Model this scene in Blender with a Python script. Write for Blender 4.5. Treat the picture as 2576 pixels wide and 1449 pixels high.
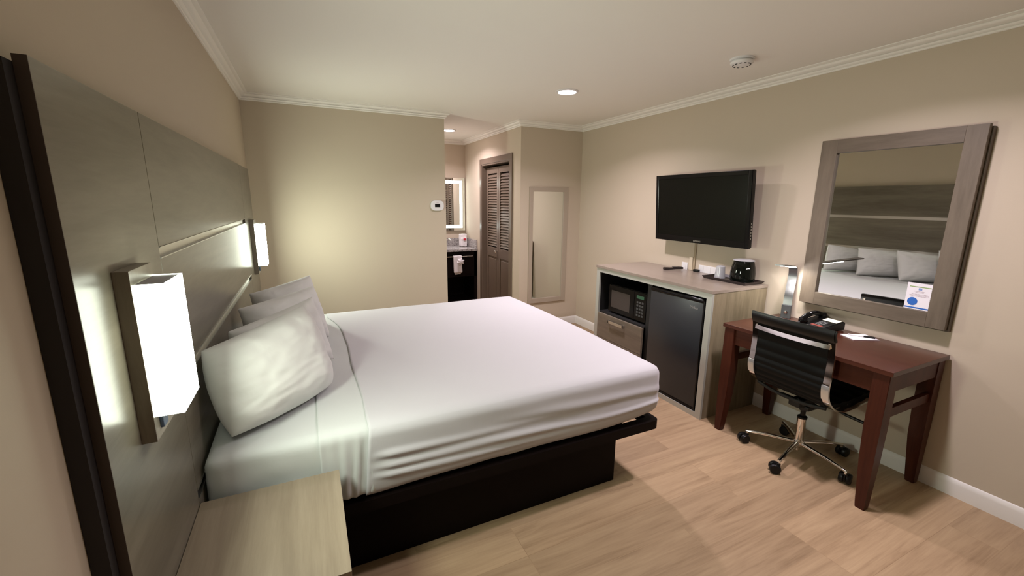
import bpy, bmesh, math, random
from mathutils import Vector, Matrix, noise
random.seed(4)
for o in list(bpy.data.objects): bpy.data.objects.remove(o, do_unlink=True)
SC = bpy.context.scene
COL = SC.collection
pi = math.pi

# ------------------------------------------------------------------ camera
yaw, pitch, roll = [math.radians(a) for a in (25.6873, -11.6528, 0.5693)]
Fv = Vector((math.sin(yaw)*math.cos(pitch), math.cos(yaw)*math.cos(pitch), math.sin(pitch)))
R0 = Vector((math.cos(yaw), -math.sin(yaw), 0)); U0 = R0.cross(Fv)
Rv = R0*math.cos(roll)+U0*math.sin(roll); Uv = -R0*math.sin(roll)+U0*math.cos(roll)
cd = bpy.data.cameras.new('camera'); cam = bpy.data.objects.new('camera', cd); COL.objects.link(cam)
cd.sensor_fit = 'HORIZONTAL'; cd.sensor_width = 36; cd.lens = 1064.6/2576*36
cd.clip_start = 0.02; cd.clip_end = 60
cam.matrix_world = Matrix(((Rv.x, Uv.x, -Fv.x, .4416), (Rv.y, Uv.y, -Fv.y, -1.0637), (Rv.z, Uv.z, -Fv.z, 1.5631), (0, 0, 0, 1)))
SC.camera = cam
# ------------------------------------------------------------------ world, colour
w = bpy.data.worlds.new('world'); SC.world = w; w.use_nodes = True
w.node_tree.nodes['Background'].inputs[0].default_value = (.9, .95, 1, 1)
w.node_tree.nodes['Background'].inputs[1].default_value = 0.0
SC.view_settings.view_transform = 'Standard'; SC.view_settings.look = 'None'
SC.view_settings.gamma = 1; SC.view_settings.exposure = 0.42
SC.view_settings.use_curve_mapping = False
SCONCE = 74.0          # emission strength of the sconce shades (front)
SIDE = 7.0            # ... and of their sides
DOWN = 18.0            # power of each recessed light

# room dimensions
W, D, D3, Bx, Cx, H, YB = 3.524, 3.413, 5.326, 1.798, 2.690, 2.44, -3.0

# ------------------------------------------------------------------ materials
def nt(name):
    m = bpy.data.materials.new(name); m.use_nodes = True
    t = m.node_tree; b = t.nodes['Principled BSDF']; return m, t, b
def col(c): return (c[0], c[1], c[2], 1)
def mat(name, c, rough=.5, metal=0, spec=.5, coat=0, bump=None, sheen=0, var=None):
    """bump=(scale, strength, distance); var=(scale, amount) mottles the colour"""
    m, t, b = nt(name)
    b.inputs['Base Color'].default_value = col(c); b.inputs['Roughness'].default_value = rough
    b.inputs['Metallic'].default_value = metal; b.inputs['Specular IOR Level'].default_value = spec
    b.inputs['Coat Weight'].default_value = coat; b.inputs['Sheen Weight'].default_value = sheen
    tc = t.nodes.new('ShaderNodeTexCoord')
    if bump:
        n = t.nodes.new('ShaderNodeTexNoise'); n.inputs['Scale'].default_value = bump[0]; n.inputs['Detail'].default_value = 3
        t.links.new(tc.outputs['Object'], n.inputs['Vector'])
        bp = t.nodes.new('ShaderNodeBump'); bp.inputs['Strength'].default_value = bump[1]; bp.inputs['Distance'].default_value = bump[2]
        t.links.new(n.outputs['Fac'], bp.inputs['Height']); t.links.new(bp.outputs['Normal'], b.inputs['Normal'])
    if var:
        n = t.nodes.new('ShaderNodeTexNoise'); n.inputs['Scale'].default_value = var[0]; n.inputs['Detail'].default_value = 4
        t.links.new(tc.outputs['Object'], n.inputs['Vector'])
        mx = t.nodes.new('ShaderNodeMix'); mx.data_type = 'RGBA'
        mx.inputs[6].default_value = col([x*(1-var[1]) for x in c]); mx.inputs[7].default_value = col([min(1, x*(1+var[1])) for x in c])
        t.links.new(n.outputs['Fac'], mx.inputs[0]); t.links.new(mx.outputs[2], b.inputs['Base Color'])
    return m
def wood(name, dark, light, axis='x', scale=3.0, stretch=12.0, rough=.45, coat=0, detail=6, contrast=(.38, .62), fine=.35, bump=.15, spec=.5):
    m, t, b = nt(name); N = t.nodes; L = t.links
    tc = N.new('ShaderNodeTexCoord'); mp = N.new('ShaderNodeMapping')
    s = [scale*stretch]*3; s['xyz'.index(axis)] = scale
    mp.inputs['Scale'].default_value = s
    L.new(tc.outputs['Object'], mp.inputs['Vector'])
    n1 = N.new('ShaderNodeTexNoise'); n1.inputs['Scale'].default_value = .35; n1.inputs['Detail'].default_value = detail
    n1.inputs['Roughness'].default_value = .6; n1.inputs['Distortion'].default_value = .6
    n2 = N.new('ShaderNodeTexNoise'); n2.inputs['Scale'].default_value = 2.2; n2.inputs['Detail'].default_value = 8; n2.inputs['Roughness'].default_value = .7
    L.new(mp.outputs['Vector'], n1.inputs['Vector']); L.new(mp.outputs['Vector'], n2.inputs['Vector'])
    mx = N.new('ShaderNodeMix'); mx.data_type = 'FLOAT'; mx.inputs[0].default_value = fine
    L.new(n1.outputs['Fac'], mx.inputs[2]); L.new(n2.outputs['Fac'], mx.inputs[3])
    r = N.new('ShaderNodeValToRGB'); r.color_ramp.elements[0].position = contrast[0]; r.color_ramp.elements[1].position = contrast[1]
    r.color_ramp.elements[0].color = col(dark); r.color_ramp.elements[1].color = col(light)
    L.new(mx.outputs[0], r.inputs['Fac']); L.new(r.outputs['Color'], b.inputs['Base Color'])
    b.inputs['Roughness'].default_value = rough; b.inputs['Coat Weight'].default_value = coat; b.inputs['Coat Roughness'].default_value = .15
    b.inputs['Specular IOR Level'].default_value = spec
    bp = N.new('ShaderNodeBump'); bp.inputs['Strength'].default_value = bump; bp.inputs['Distance'].default_value = .002
    L.new(mx.outputs[0], bp.inputs['Height']); L.new(bp.outputs['Normal'], b.inputs['Normal'])
    return m
def glow(name, c, s):
    m, t, b = nt(name)
    b.inputs['Base Color'].default_value = col(c); b.inputs['Emission Color'].default_value = col(c); b.inputs['Emission Strength'].default_value = s
    return m

def floor_mat():
    m, t, b = nt('oak_plank_floor'); N = t.nodes; L = t.links
    tc = N.new('ShaderNodeTexCoord')
    br = N.new('ShaderNodeTexBrick'); br.offset = .37; br.offset_frequency = 3; br.squash = 1
    br.inputs['Scale'].default_value = 1; br.inputs['Brick Width'].default_value = 1.22; br.inputs['Row Height'].default_value = .18
    br.inputs['Mortar Size'].default_value = .0012; br.inputs['Mortar Smooth'].default_value = .3
    br.inputs['Color1'].default_value = (0, 0, 0, 1); br.inputs['Color2'].default_value = (1, 1, 1, 1); br.inputs['Mortar'].default_value = (.5, .5, .5, 1)
    L.new(tc.outputs['Object'], br.inputs['Vector'])
    # grain, shifted plank by plank
    sh = N.new('ShaderNodeVectorMath'); sh.operation = 'MULTIPLY_ADD'; sh.inputs[1].default_value = (7, 13, 5)
    L.new(br.outputs['Color'], sh.inputs[0]); L.new(tc.outputs['Object'], sh.inputs[2])
    mp = N.new('ShaderNodeMapping'); mp.inputs['Scale'].default_value = (.75, 8, 1); L.new(sh.outputs[0], mp.inputs['Vector'])
    n1 = N.new('ShaderNodeTexNoise'); n1.inputs['Scale'].default_value = 1.3; n1.inputs['Detail'].default_value = 6; n1.inputs['Roughness'].default_value = .62; n1.inputs['Distortion'].default_value = 1.0
    L.new(mp.outputs['Vector'], n1.inputs['Vector'])
    mp2 = N.new('ShaderNodeMapping'); mp2.inputs['Scale'].default_value = (2.6, 75, 1); L.new(sh.outputs[0], mp2.inputs['Vector'])
    n2 = N.new('ShaderNodeTexNoise'); n2.inputs['Scale'].default_value = 1.4; n2.inputs['Detail'].default_value = 5; n2.inputs['Roughness'].default_value = .7
    L.new(mp2.outputs['Vector'], n2.inputs['Vector'])
    mx = N.new('ShaderNodeMix'); mx.data_type = 'FLOAT'; mx.inputs[0].default_value = .3
    L.new(n1.outputs['Fac'], mx.inputs[2]); L.new(n2.outputs['Fac'], mx.inputs[3])
    r = N.new('ShaderNodeValToRGB'); e = r.color_ramp.elements
    e[0].position = .31; e[0].color = (.25, .165, .092, 1); e[1].position = .69; e[1].color = (.48, .35, .21, 1)
    k = e.new(.49); k.color = (.385, .27, .16, 1)
    L.new(mx.outputs[0], r.inputs['Fac'])
    hs = N.new('ShaderNodeHueSaturation'); L.new(r.outputs['Color'], hs.inputs['Color'])
    mr = N.new('ShaderNodeMapRange'); mr.inputs['To Min'].default_value = .87; mr.inputs['To Max'].default_value = 1.10
    L.new(br.outputs['Color'], mr.inputs['Value']); L.new(mr.outputs[0], hs.inputs['Value'])
    mo = N.new('ShaderNodeMix'); mo.data_type = 'RGBA'; mo.blend_type = 'MULTIPLY'; mo.inputs[7].default_value = (.90, .87, .84, 1)
    L.new(hs.outputs['Color'], mo.inputs[6]); L.new(br.outputs['Fac'], mo.inputs[0])
    L.new(mo.outputs[2], b.inputs['Base Color'])
    b.inputs['Roughness'].default_value = .42; b.inputs['Specular IOR Level'].default_value = .35
    bp = N.new('ShaderNodeBump'); bp.inputs['Strength'].default_value = .08; bp.inputs['Distance'].default_value = .002
    L.new(mx.outputs[0], bp.inputs['Height']); L.new(bp.outputs['Normal'], b.inputs['Normal'])
    return m
def granite_mat():
    m, t, b = nt('speckled_granite'); N = t.nodes; L = t.links
    tc = N.new('ShaderNodeTexCoord'); v = N.new('ShaderNodeTexVoronoi'); v.inputs['Scale'].default_value = 130
    n = N.new('ShaderNodeTexNoise'); n.inputs['Scale'].default_value = 40; n.inputs['Detail'].default_value = 6
    L.new(tc.outputs['Object'], v.inputs['Vector']); L.new(tc.outputs['Object'], n.inputs['Vector'])
    mx = N.new('ShaderNodeMix'); mx.data_type = 'RGBA'; mx.inputs[0].default_value = .6
    L.new(v.outputs['Color'], mx.inputs[6]); L.new(n.outputs['Fac'], mx.inputs[7])
    bw = N.new('ShaderNodeRGBToBW'); L.new(mx.outputs[2], bw.inputs[0])
    r = N.new('ShaderNodeValToRGB'); r.color_ramp.elements[0].position = .3; r.color_ramp.elements[1].position = .7
    r.color_ramp.elements[0].color = (.12, .115, .11, 1); r.color_ramp.elements[1].color = (.55, .52, .49, 1)
    L.new(bw.outputs[0], r.inputs['Fac']); L.new(r.outputs['Color'], b.inputs['Base Color'])
    b.inputs['Roughness'].default_value = .2
    return m
def weave_mat(name, c, scale, strength, axis='X'):
    m, t, b = nt(name); N = t.nodes; L = t.links
    tc = N.new('ShaderNodeTexCoord'); wv = N.new('ShaderNodeTexWave'); wv.bands_direction = axis; wv.inputs['Scale'].default_value = scale
    wv.inputs['Distortion'].default_value = .3
    L.new(tc.outputs['Object'], wv.inputs['Vector'])
    n = N.new('ShaderNodeTexNoise'); n.inputs['Scale'].default_value = 9; n.inputs['Detail'].default_value = 4
    L.new(tc.outputs['Object'], n.inputs['Vector'])
    a = N.new('ShaderNodeMath'); a.operation = 'MULTIPLY_ADD'; a.inputs[1].default_value = .12
    L.new(wv.outputs['Fac'], a.inputs[0]); L.new(n.outputs['Fac'], a.inputs[2])
    bp = N.new('ShaderNodeBump'); bp.inputs['Strength'].default_value = strength; bp.inputs['Distance'].default_value = .006
    L.new(a.outputs[0], bp.inputs['Height']); L.new(bp.outputs['Normal'], b.inputs['Normal'])
    b.inputs['Base Color'].default_value = col(c); b.inputs['Roughness'].default_value = .85; b.inputs['Sheen Weight'].default_value = .15
    b.inputs['Specular IOR Level'].default_value = .2
    return m

M_WALL = mat('beige_wall_paint', (.56, .485, .378), .75, spec=.3, bump=(90, .12, .002))
M_CEIL = mat('ceiling_paint', (.84, .815, .755), .85, spec=.2, bump=(70, .1, .002))
M_TRIM = mat('white_trim_paint', (.90, .88, .82), .45)
M_BASE = mat('white_baseboard_paint', (.80, .78, .74), .45)
M_FLOOR = floor_mat()
M_HEAD = wood('grey_brown_laminate', (.110, .096, .070), (.205, .182, .138), 'y', 2.2, 9, .28, contrast=(.36, .64), bump=.25, spec=.45)
M_EDGE = mat('dark_brown_edge', (.055, .038, .030), .6)
M_BLACK = mat('black_backing', (.012, .009, .009), .7)
M_SCP = wood('sconce_plate_laminate', (.13, .105, .08), (.22, .19, .15), 'z', 2.5, 9, .35)
M_ALU = mat('brushed_aluminium', (.62, .62, .60), .32, 1.0)
M_SILVER = mat('silver_laminate', (.50, .52, .47), .4, .35)
M_NIGHT = wood('pale_taupe_laminate', (.215, .170, .118), (.30, .245, .175), 'y', 2.0, 16, .45, contrast=(.38, .62), bump=.1)
M_CABS = wood('taupe_side_laminate', (.155, .125, .075), (.31, .255, .165), 'z', 1.8, 9, .5, contrast=(.38, .62))
M_CABT = wood('taupe_top_laminate', (.25, .205, .165), (.30, .25, .205), 'y', 2, 10, .28, contrast=(.38, .62), bump=.03)
M_DRAW = wood('taupe_drawer_laminate', (.14, .115, .085), (.21, .175, .13), 'y', 2, 10, .4)
M_MIRF = wood('driftwood_frame', (.092, .070, .048), (.165, .130, .092), 'y', 2.4, 7, .5, contrast=(.36, .64))
M_MIRFV = wood('driftwood_frame_upright', (.092, .070, .048), (.165, .130, .092), 'z', 2.4, 7, .5, contrast=(.36, .64))
M_MAHO = wood('mahogany', (.046, .0125, .0075), (.082, .026, .015), 'y', 2, 12, .25, coat=.12, spec=.3, contrast=(.38, .62), bump=.03)
M_MAHOV = wood('mahogany_upright', (.042, .010, .0055), (.080, .021, .010), 'z', 2, 12, .38, coat=.0, spec=.22, contrast=(.38, .62), bump=.03)
M_BED = mat('espresso_base', (.005, .0028, .0024), .5, spec=.09)
M_SHEET = mat('white_fitted_sheet', (.57, .59, .585), .85, spec=.2, sheen=.1, bump=(14, .25, .006))
M_COVER = weave_mat('white_coverlet', (.54, .535, .56), 110, .06)
M_PILL = mat('white_pillowcase', (.66, .66, .645), .85, spec=.2, sheen=.1, bump=(12, .3, .008))
M_TV = mat('gloss_black_bezel', (.004, .004, .004), .14, spec=.22)
M_SCREEN = mat('dark_screen', (.004, .0045, .003), .22, spec=.14)
M_BLK = mat('black_plastic', (.006, .006, .006), .35, spec=.25)
M_BLKM = mat('matte_black', (.006, .006, .006), .6)
M_FRIDGE = mat('charcoal_fridge_door', (.022, .025, .030), .3, .0, spec=.55)
M_CHROME = mat('chrome', (.80, .78, .75), .10, 1.0)
M_CHAIR = mat('black_vinyl', (.005, .0052, .005), .5, spec=.14, bump=(180, .2, .001))
M_WHITE = mat('white_plastic', (.78, .78, .78), .35)
M_PAPER = mat('white_paper', (.82, .80, .84), .7)
M_MIRROR = mat('mirror_glass', (.80, .82, .79), .015, 1.0)
M_BEIGEF = mat('beige_frame', (.40, .34, .265), .5)
M_DOOR = mat('brown_louver_paint', (.155, .118, .085), .3, spec=.5)
M_GRAN = granite_mat()
M_TOWEL = mat('white_terry', (.80, .77, .76), .95, bump=(220, .6, .004), sheen=.3)
M_RED = mat('red_tag', (.55, .02, .04), .5)
M_BLUE = mat('blue_print', (.02, .13, .50), .5)
M_LBLUE = mat('pale_blue_print', (.22, .32, .60), .5)
M_GREEN = mat('green_print', (.25, .38, .12), .5)
M_GREY = mat('grey_print', (.50, .42, .46), .6)
M_CORD = mat('grey_cord', (.12, .12, .07), .5)
M_RACE = mat('beige_cable_cover', (.36, .29, .19), .5)
M_RACE2 = mat('cream_cable_cover', (.62, .54, .40), .5)
M_SHADE = glow('lit_acrylic_shade', (.93, 1.0, .84), SCONCE)
M_SHADES = glow('lit_acrylic_side', (.93, 1.0, .82), SIDE)
M_CAP = mat('grey_acrylic_top', (.30, .29, .33), .4)
M_LED = glow('downlight_lens', (1, .86, .95), 28)
M_LAMP = glow('desk_lamp_led', (1, .95, .92), 55)
M_BAND = glow('frosted_led_band', (.86, 1, .95), 5)
M_CUP = mat('frosted_plastic_cup', (.72, .75, .77), .3); M_CUP.node_tree.nodes['Principled BSDF'].inputs['Transmission Weight'].default_value = .35
M_WRAP = mat('clear_wrap', (.8, .82, .84), .15); M_WRAP.node_tree.nodes['Principled BSDF'].inputs['Transmission Weight'].default_value = .5
M_SWITCH = mat('blue_grey_switch', (.05, .07, .11), .4)
M_GLASSW = mat('microwave_window', (.05, .042, .038), .25)

# ------------------------------------------------------------------ helpers
class B:
    """collects shapes into one mesh"""
    def __init__(s): s.bm = bmesh.new()
    def box(s, x0, x1, y0, y1, z0, z1, bev=0, seg=2, M=None):
        b2 = bmesh.new(); bmesh.ops.create_cube(b2, size=1)
        for v in b2.verts: v.co = Vector(((x0+x1)/2+v.co.x*(x1-x0), (y0+y1)/2+v.co.y*(y1-y0), (z0+z1)/2+v.co.z*(z1-z0)))
        if bev: bmesh.ops.bevel(b2, geom=b2.edges[:], offset=bev, segments=seg, affect='EDGES', profile=.6)
        if M: b2.transform(M)
        return s.add(b2)
    def add(s, b2):
        me = bpy.data.meshes.new('t'); b2.to_mesh(me); b2.free(); s.bm.from_mesh(me); bpy.data.meshes.remove(me); return s
    def lathe(s, prof, c=(0, 0, 0), n=40, M=None, cap=True):
        b2 = bmesh.new(); rings = []
        for r, z in prof:
            rings.append([b2.verts.new((c[0]+r*math.cos(2*pi*i/n), c[1]+r*math.sin(2*pi*i/n), c[2]+z)) for i in range(n)])
        for a, b in zip(rings, rings[1:]):
            for i in range(n): b2.faces.new((a[i], a[(i+1) % n], b[(i+1) % n], b[i]))
        if cap:
            b2.faces.new(rings[0][::-1]); b2.faces.new(rings[-1])
        bmesh.ops.recalc_face_normals(b2, faces=b2.faces[:])
        if M: b2.transform(M)
        return s.add(b2)
    def tube(s, pts, r, n=12, r1=None):
        b2 = bmesh.new(); pts = [Vector(p) for p in pts]; rings = []
        up = Vector((0, 0, 1)); d0 = (pts[1]-pts[0]).normalized()
        nrm = d0.orthogonal().normalized()
        for k, p in enumerate(pts):
            d = (pts[min(k+1, len(pts)-1)]-pts[max(k-1, 0)]).normalized()
            nrm = (nrm-d*nrm.dot(d)).normalized(); bn = d.cross(nrm)
            rr = r if r1 is None else r+(r1-r)*k/(len(pts)-1)
            rings.append([b2.verts.new(p+(nrm*math.cos(2*pi*i/n)+bn*math.sin(2*pi*i/n))*rr) for i in range(n)])
        for a, b in zip(rings, rings[1:]):
            for i in range(n): b2.faces.new((a[i], a[(i+1) % n], b[(i+1) % n], b[i]))
        b2.faces.new(rings[0][::-1]); b2.faces.new(rings[-1])
        bmesh.ops.recalc_face_normals(b2, faces=b2.faces[:])
        return s.add(b2)
    def ribbon(s, prof, y0, y1, th, thf=None, curve=0, ny=1):
        """flat bar following prof (x,z), from y0 to y1; thf(i) adds to the half thickness; curve bows the middle along -x"""
        b2 = bmesh.new(); n = len(prof); P = [Vector((a, b)) for a, b in prof]; grid = []
        for k in range(n):
            t = (P[min(k+1, n-1)]-P[max(k-1, 0)]).normalized(); nn = Vector((-t.y, t.x))
            h = th/2+(thf(k) if thf else 0)
            a, b = P[k]+nn*h, P[k]-nn*h
            ra, rb = [], []
            for j in range(ny+1):
                f = j/ny; y = y0+(y1-y0)*f; cx = -curve*(1-(2*f-1)**2)
                ra.append(b2.verts.new((a.x+cx, y, a.y))); rb.append(b2.verts.new((b.x+cx, y, b.y)))
            grid.append((ra, rb))
        for (a, b), (c, d) in zip(grid, grid[1:]):
            for j in range(ny):
                b2.faces.new((a[j], a[j+1], c[j+1], c[j])); b2.faces.new((b[j], d[j], d[j+1], b[j+1]))
            b2.faces.new((a[0], c[0], d[0], b[0])); b2.faces.new((a[ny], b[ny], d[ny], c[ny]))
        for a, b in (grid[0], grid[-1]):
            for j in range(ny): b2.faces.new((a[j], b[j], b[j+1], a[j+1]))
        bmesh.ops.recalc_face_normals(b2, faces=b2.faces[:])
        return s.add(b2)
    def prism(s, pts, z0, z1, axis='z', bev=0):
        """polygon extruded along axis; pts are the two other coordinates in xyz order"""
        b2 = bmesh.new()
        def V(p, h): return {'z': (p[0], p[1], h), 'y': (p[0], h, p[1]), 'x': (h, p[0], p[1])}[axis]
        a = [b2.verts.new(V(p, z0)) for p in pts]; b = [b2.verts.new(V(p, z1)) for p in pts]; n = len(pts)
        b2.faces.new(a[::-1]); b2.faces.new(b)
        for i in range(n): b2.faces.new((a[i], a[(i+1) % n], b[(i+1) % n], b[i]))
        bmesh.ops.recalc_face_normals(b2, faces=b2.faces[:])
        if bev: bmesh.ops.bevel(b2, geom=b2.edges[:], offset=bev, segments=2, affect='EDGES')
        return s.add(b2)
    def build(s, name, m, parent=None, smooth=False, M=None, loc=None):
        me = bpy.data.meshes.new(name)
        if M: s.bm.transform(M)
        s.bm.to_mesh(me); s.bm.free()
        me.materials.append(m)
        if smooth:
            for p in me.polygons: p.use_smooth = True
            if smooth != 'all':
                me.update(); me.set_sharp_from_angle(angle=math.radians(38))
        o = bpy.data.objects.new(name, me); COL.objects.link(o)
        if parent: o.parent = parent; o.matrix_parent_inverse = Matrix.Translation(-parent.location) if parent.type == 'EMPTY' else Matrix.Identity(4)
        return o
def thing(name, label, cat, loc, group=None):
    o = bpy.data.objects.new(name, None); COL.objects.link(o); o.location = loc; o.empty_display_size = .1
    return tag(o, label, cat, group)
def tag(o, label, cat, group=None):
    o['label'] = label; o['category'] = cat
    if group: o['group'] = group
    return o
def st(o): o['kind'] = 'structure'; return o
def lab(o, l): o['label'] = l; return o
def text_mesh(s, size, name, m, parent, M, ext=.0006):
    c = bpy.data.curves.new(name, 'FONT'); c.body = s; c.size = size; c.extrude = ext; c.align_x = 'CENTER'; c.align_y = 'CENTER'
    tmp = bpy.data.objects.new('tmp', c); COL.objects.link(tmp)
    dg = bpy.context.evaluated_depsgraph_get(); me = bpy.data.meshes.new_from_object(tmp.evaluated_get(dg))
    bpy.data.objects.remove(tmp); me.transform(M); me.materials.clear(); me.materials.append(m); me.name = name
    o = bpy.data.objects.new(name, me); COL.objects.link(o); o.parent = parent
    if parent.type == 'EMPTY': o.matrix_parent_inverse = Matrix.Translation(-parent.location)
    return o
def dup_tree(root, delta, label):
    r = root.copy(); COL.objects.link(r); r.location = root.location+Vector(delta); r['label'] = label
    for ch in list(root.children):
        c = ch.copy(); COL.objects.link(c); mi = ch.matrix_parent_inverse.copy(); c.parent = r; c.matrix_parent_inverse = mi
        for g in list(ch.children):
            e = g.copy(); COL.objects.link(e); e.parent = c
    return r
# wall-facing frame: text/relief on a plane facing -x (right wall), local x -> -y, local y -> z
def face_negx(x, y, z): return Matrix(((0, 0, -1, x), (-1, 0, 0, y), (0, 1, 0, z), (0, 0, 0, 1)))

# ------------------------------------------------------------------ room shell
st(B().box(-.1, W+.1, YB-.1, D3+.1, -.08, 0).build('floor', M_FLOOR))
st(B().box(-.1, W+.1, YB-.1, D3+.1, H, H+.08).build('ceiling', M_CEIL))
st(B().box(-.1, 0, YB, D+.1, 0, H).build('wall_left', M_WALL))
st(B().box(W, W+.1, YB, D+.1, 0, H).build('wall_right', M_WALL))
st(B().box(-.1, W+.1, YB-.1, YB, 0, H).build('wall_back', M_WALL))
st(B().box(0, Bx, D, D+.12, 0, H).build('wall_far', M_WALL))
st(B().box(Cx, W, D, D+.12, 0, H).build('wall_far_right', M_WALL))
st(B().box(Bx-.12, Bx, D+.12, D3, 0, H).build('wall_passage_left', M_WALL))
st(B().box(Bx-.12, W, D3, D3+.1, 0, H).build('wall_passage_end', M_WALL))
DY0, DY1, DZ = 3.70, 4.59, 2.045          # closet opening
b = B().box(Cx, Cx+.12, D+.12, DY0, 0, H).box(Cx, Cx+.12, DY1, D3, 0, H).box(Cx, Cx+.12, DY0, DY1, DZ, H)
st(b.build('wall_passage_right', M_WALL))
st(B().box(Cx+.5, Cx+.55, D+.12, D3, 0, H).build('wall_closet', M_WALL))

def sweep(path, prof, name, m, closed=False):
    """prof: list of (offset into the room, z); path: 2D points, the room on the right-hand side"""
    bm = bmesh.new(); P = [Vector(p) for p in path]; n = len(P); rings = []
    for i, p in enumerate(P):
        d1 = (P[i]-P[i-1]).normalized() if i > 0 else (P[1]-P[0]).normalized()
        d2 = (P[i+1]-P[i]).normalized() if i < n-1 else d1
        n1, n2 = Vector((d1.y, -d1.x)), Vector((d2.y, -d2.x))
        mm = (n1+n2)/(1+n1.dot(n2))
        rings.append([bm.verts.new((p.x+mm.x*o, p.y+mm.y*o, z)) for o, z in prof])
    for a, b_ in zip(rings, rings[1:]):
        for j in range(len(prof)-1): bm.faces.new((a[j], a[j+1], b_[j+1], b_[j]))
    bm.faces.new(rings[0]); bm.faces.new(rings[-1][::-1])
    bmesh.ops.recalc_face_normals(bm, faces=bm.faces[:])
    bb = B(); bb.bm.free(); bb.bm = bm
    return bb.build(name, m, smooth=True)
z0, c = 2.3816, .071
crown = [(0, z0), (.009, z0), (.012, z0+.003), (.012, z0+.009), (.009, z0+.011), (.016, z0+.014), (.021, z0+.018), (.024, z0+.024), (.020, z0+.026), (.026, z0+.029),
         (.036, z0+.032), (.045, z0+.038), (.050, z0+.045), (.048, z0+.048), (.056, z0+.049), (.064, z0+.050), (.067, z0+.053), (c, z0+.054), (c, H)]
st(sweep([(0, YB), (0, D), (Bx, D), (Bx, D3), (Cx, D3), (Cx, D), (W, D), (W, YB)], crown, 'trim_1', M_TRIM))
base = [(0, 0), (.013, 0), (.013, .072), (.011, .080), (.009, .086), (.005, .094), (0, .099)]
st(sweep([(W, D), (W, YB)], base, 'baseboard_right', M_BASE))
st(sweep([(Cx, D), (W, D)], base, 'baseboard_far', M_BASE))
st(sweep([(0, D), (Bx, D)], base, 'baseboard_far_left', M_BASE))
st(sweep([(0, YB), (0, D)], base, 'baseboard_left', M_BASE))
st(sweep([(Cx, DY0-.09), (Cx, D)], base, 'baseboard_passage', M_BASE))

# closet door: casing, jamb and two louvered leaves
dr = bpy.data.objects.new('door_1', None); COL.objects.link(dr); dr.location = (Cx, (DY0+DY1)/2, 0); st(dr)
b = B(); cw = .068
b.box(Cx-.018, Cx, DY0-cw-.02, DY0-.02, 0, DZ-.0005, .002).box(Cx-.018, Cx, DY1+.0, DY1+cw, 0, DZ-.0005, .002).box(Cx-.0185, Cx, DY0-cw-.02, DY1+cw, DZ, DZ+cw+.002, .002)
b.box(Cx-.012, Cx+.12, DY0-.02, DY0, 0, DZ).box(Cx-.012, Cx+.12, DY1-.006, DY1, 0, DZ).box(Cx-.012, Cx+.12, DY0, DY1, DZ-.02, DZ)
b.build('door_frame', M_DOOR, dr)
def leaf(y0, y1, knob):
    x0, x1 = Cx+.055, Cx+.085
    b = B(); s = .052
    b.box(x0, x1, y0, y0+s, .01, DZ-.045, .003).box(x0, x1, y1-s, y1, .01, DZ-.045, .003)
    b.box(x0, x1, y0+s, y1-s, DZ-.125, DZ-.045, .002).box(x0, x1, y0+s, y1-s, .80, .93, .002).box(x0, x1, y0+s, y1-s, .01, .14, .002)
    b.box(x0+.011, x1-.004, y0+s, y1-s, .14, .80)
    b.box(x0+.004, x1-.004, y0+s+.03, y1-s-.03, .17, .77, .006)
    o = b.build('door_leaf', M_DOOR, dr)
    l = B(); n = 27
    for i in range(n):
        z = .945+(DZ-.14-.945)*(i+.5)/n
        Mx = Matrix.Translation(((x0+x1)/2, (y0+y1)/2, z)) @ Matrix.Rotation(math.radians(-61), 4, 'Y')
        l.box(-.0195, .0195, -(y1-y0)/2+s-.003, (y1-y0)/2-s+.003, -.003, .003, M=Mx)
    l.build('louvers', M_DOOR, o)
    if knob:
        k = B().lathe([(.006, 0), (.006, .018), (.016, .024), (.020, .034), (.017, .043), (.008, .047)], n=20, M=Matrix.Translation((x0, knob, .885)) @ Matrix.Rotation(-pi/2, 4, 'Y'))
        k.build('door_knob', M_CHROME, o, True)
ym = 4.168
leaf(ym+.002, DY1-.01, ym+.03); leaf(DY0+.004, ym-.002, None)

# ------------------------------------------------------------------ headboard
hx = .05; y0h, y1h, y2h, y3h = -.040, .477, 2.455, 2.975; ht = 1.789
hb = thing('headboard', 'tall grey-brown wood-grain panel headboard with metal strips covering the wall behind the bed', 'headboard', (.03, 1.466, 0))
t0, t1 = .031, hx
B().box(t0, t1, y0h, y1h-.0015, .02, ht, .001).build('side_panel', M_HEAD, hb)
B().box(t0, t1, y2h+.0015, y3h, .02, ht, .001).build('side_panel', M_HEAD, hb)
for a, b_ in ((1.422, ht), (1.025, 1.389), (.628, .992), (.02, .595)):
    B().box(t0, t1, y1h+.0015, y2h-.0015, a, b_, .001).build('center_panel', M_HEAD, hb)
for zc in (1.389, .992, .595):
    b = B().box(t0+.001, t0+.006, y1h+.002, y2h-.002, zc, zc+.033)
    b.box(t0+.006, t1+.002, y1h+.002, y2h-.002, zc+.030, zc+.033).box(t0+.006, t1+.002, y1h+.002, y2h-.002, zc, zc+.003)
    lab(b.build('metal_strip', M_ALU, hb), 'brushed aluminium inlay strip')
lab(B().box(.001, t0-.0005, y0h-.028, y3h+.005, .0, ht-.012).build('backing_frame', M_BLACK, hb), 'black backing frame set against the wall')
lab(B().box(t0, t1, y0h-.0012, y0h-.0002, .02, ht).build('edge_band', M_EDGE, hb), 'dark brown edge band')

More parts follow.
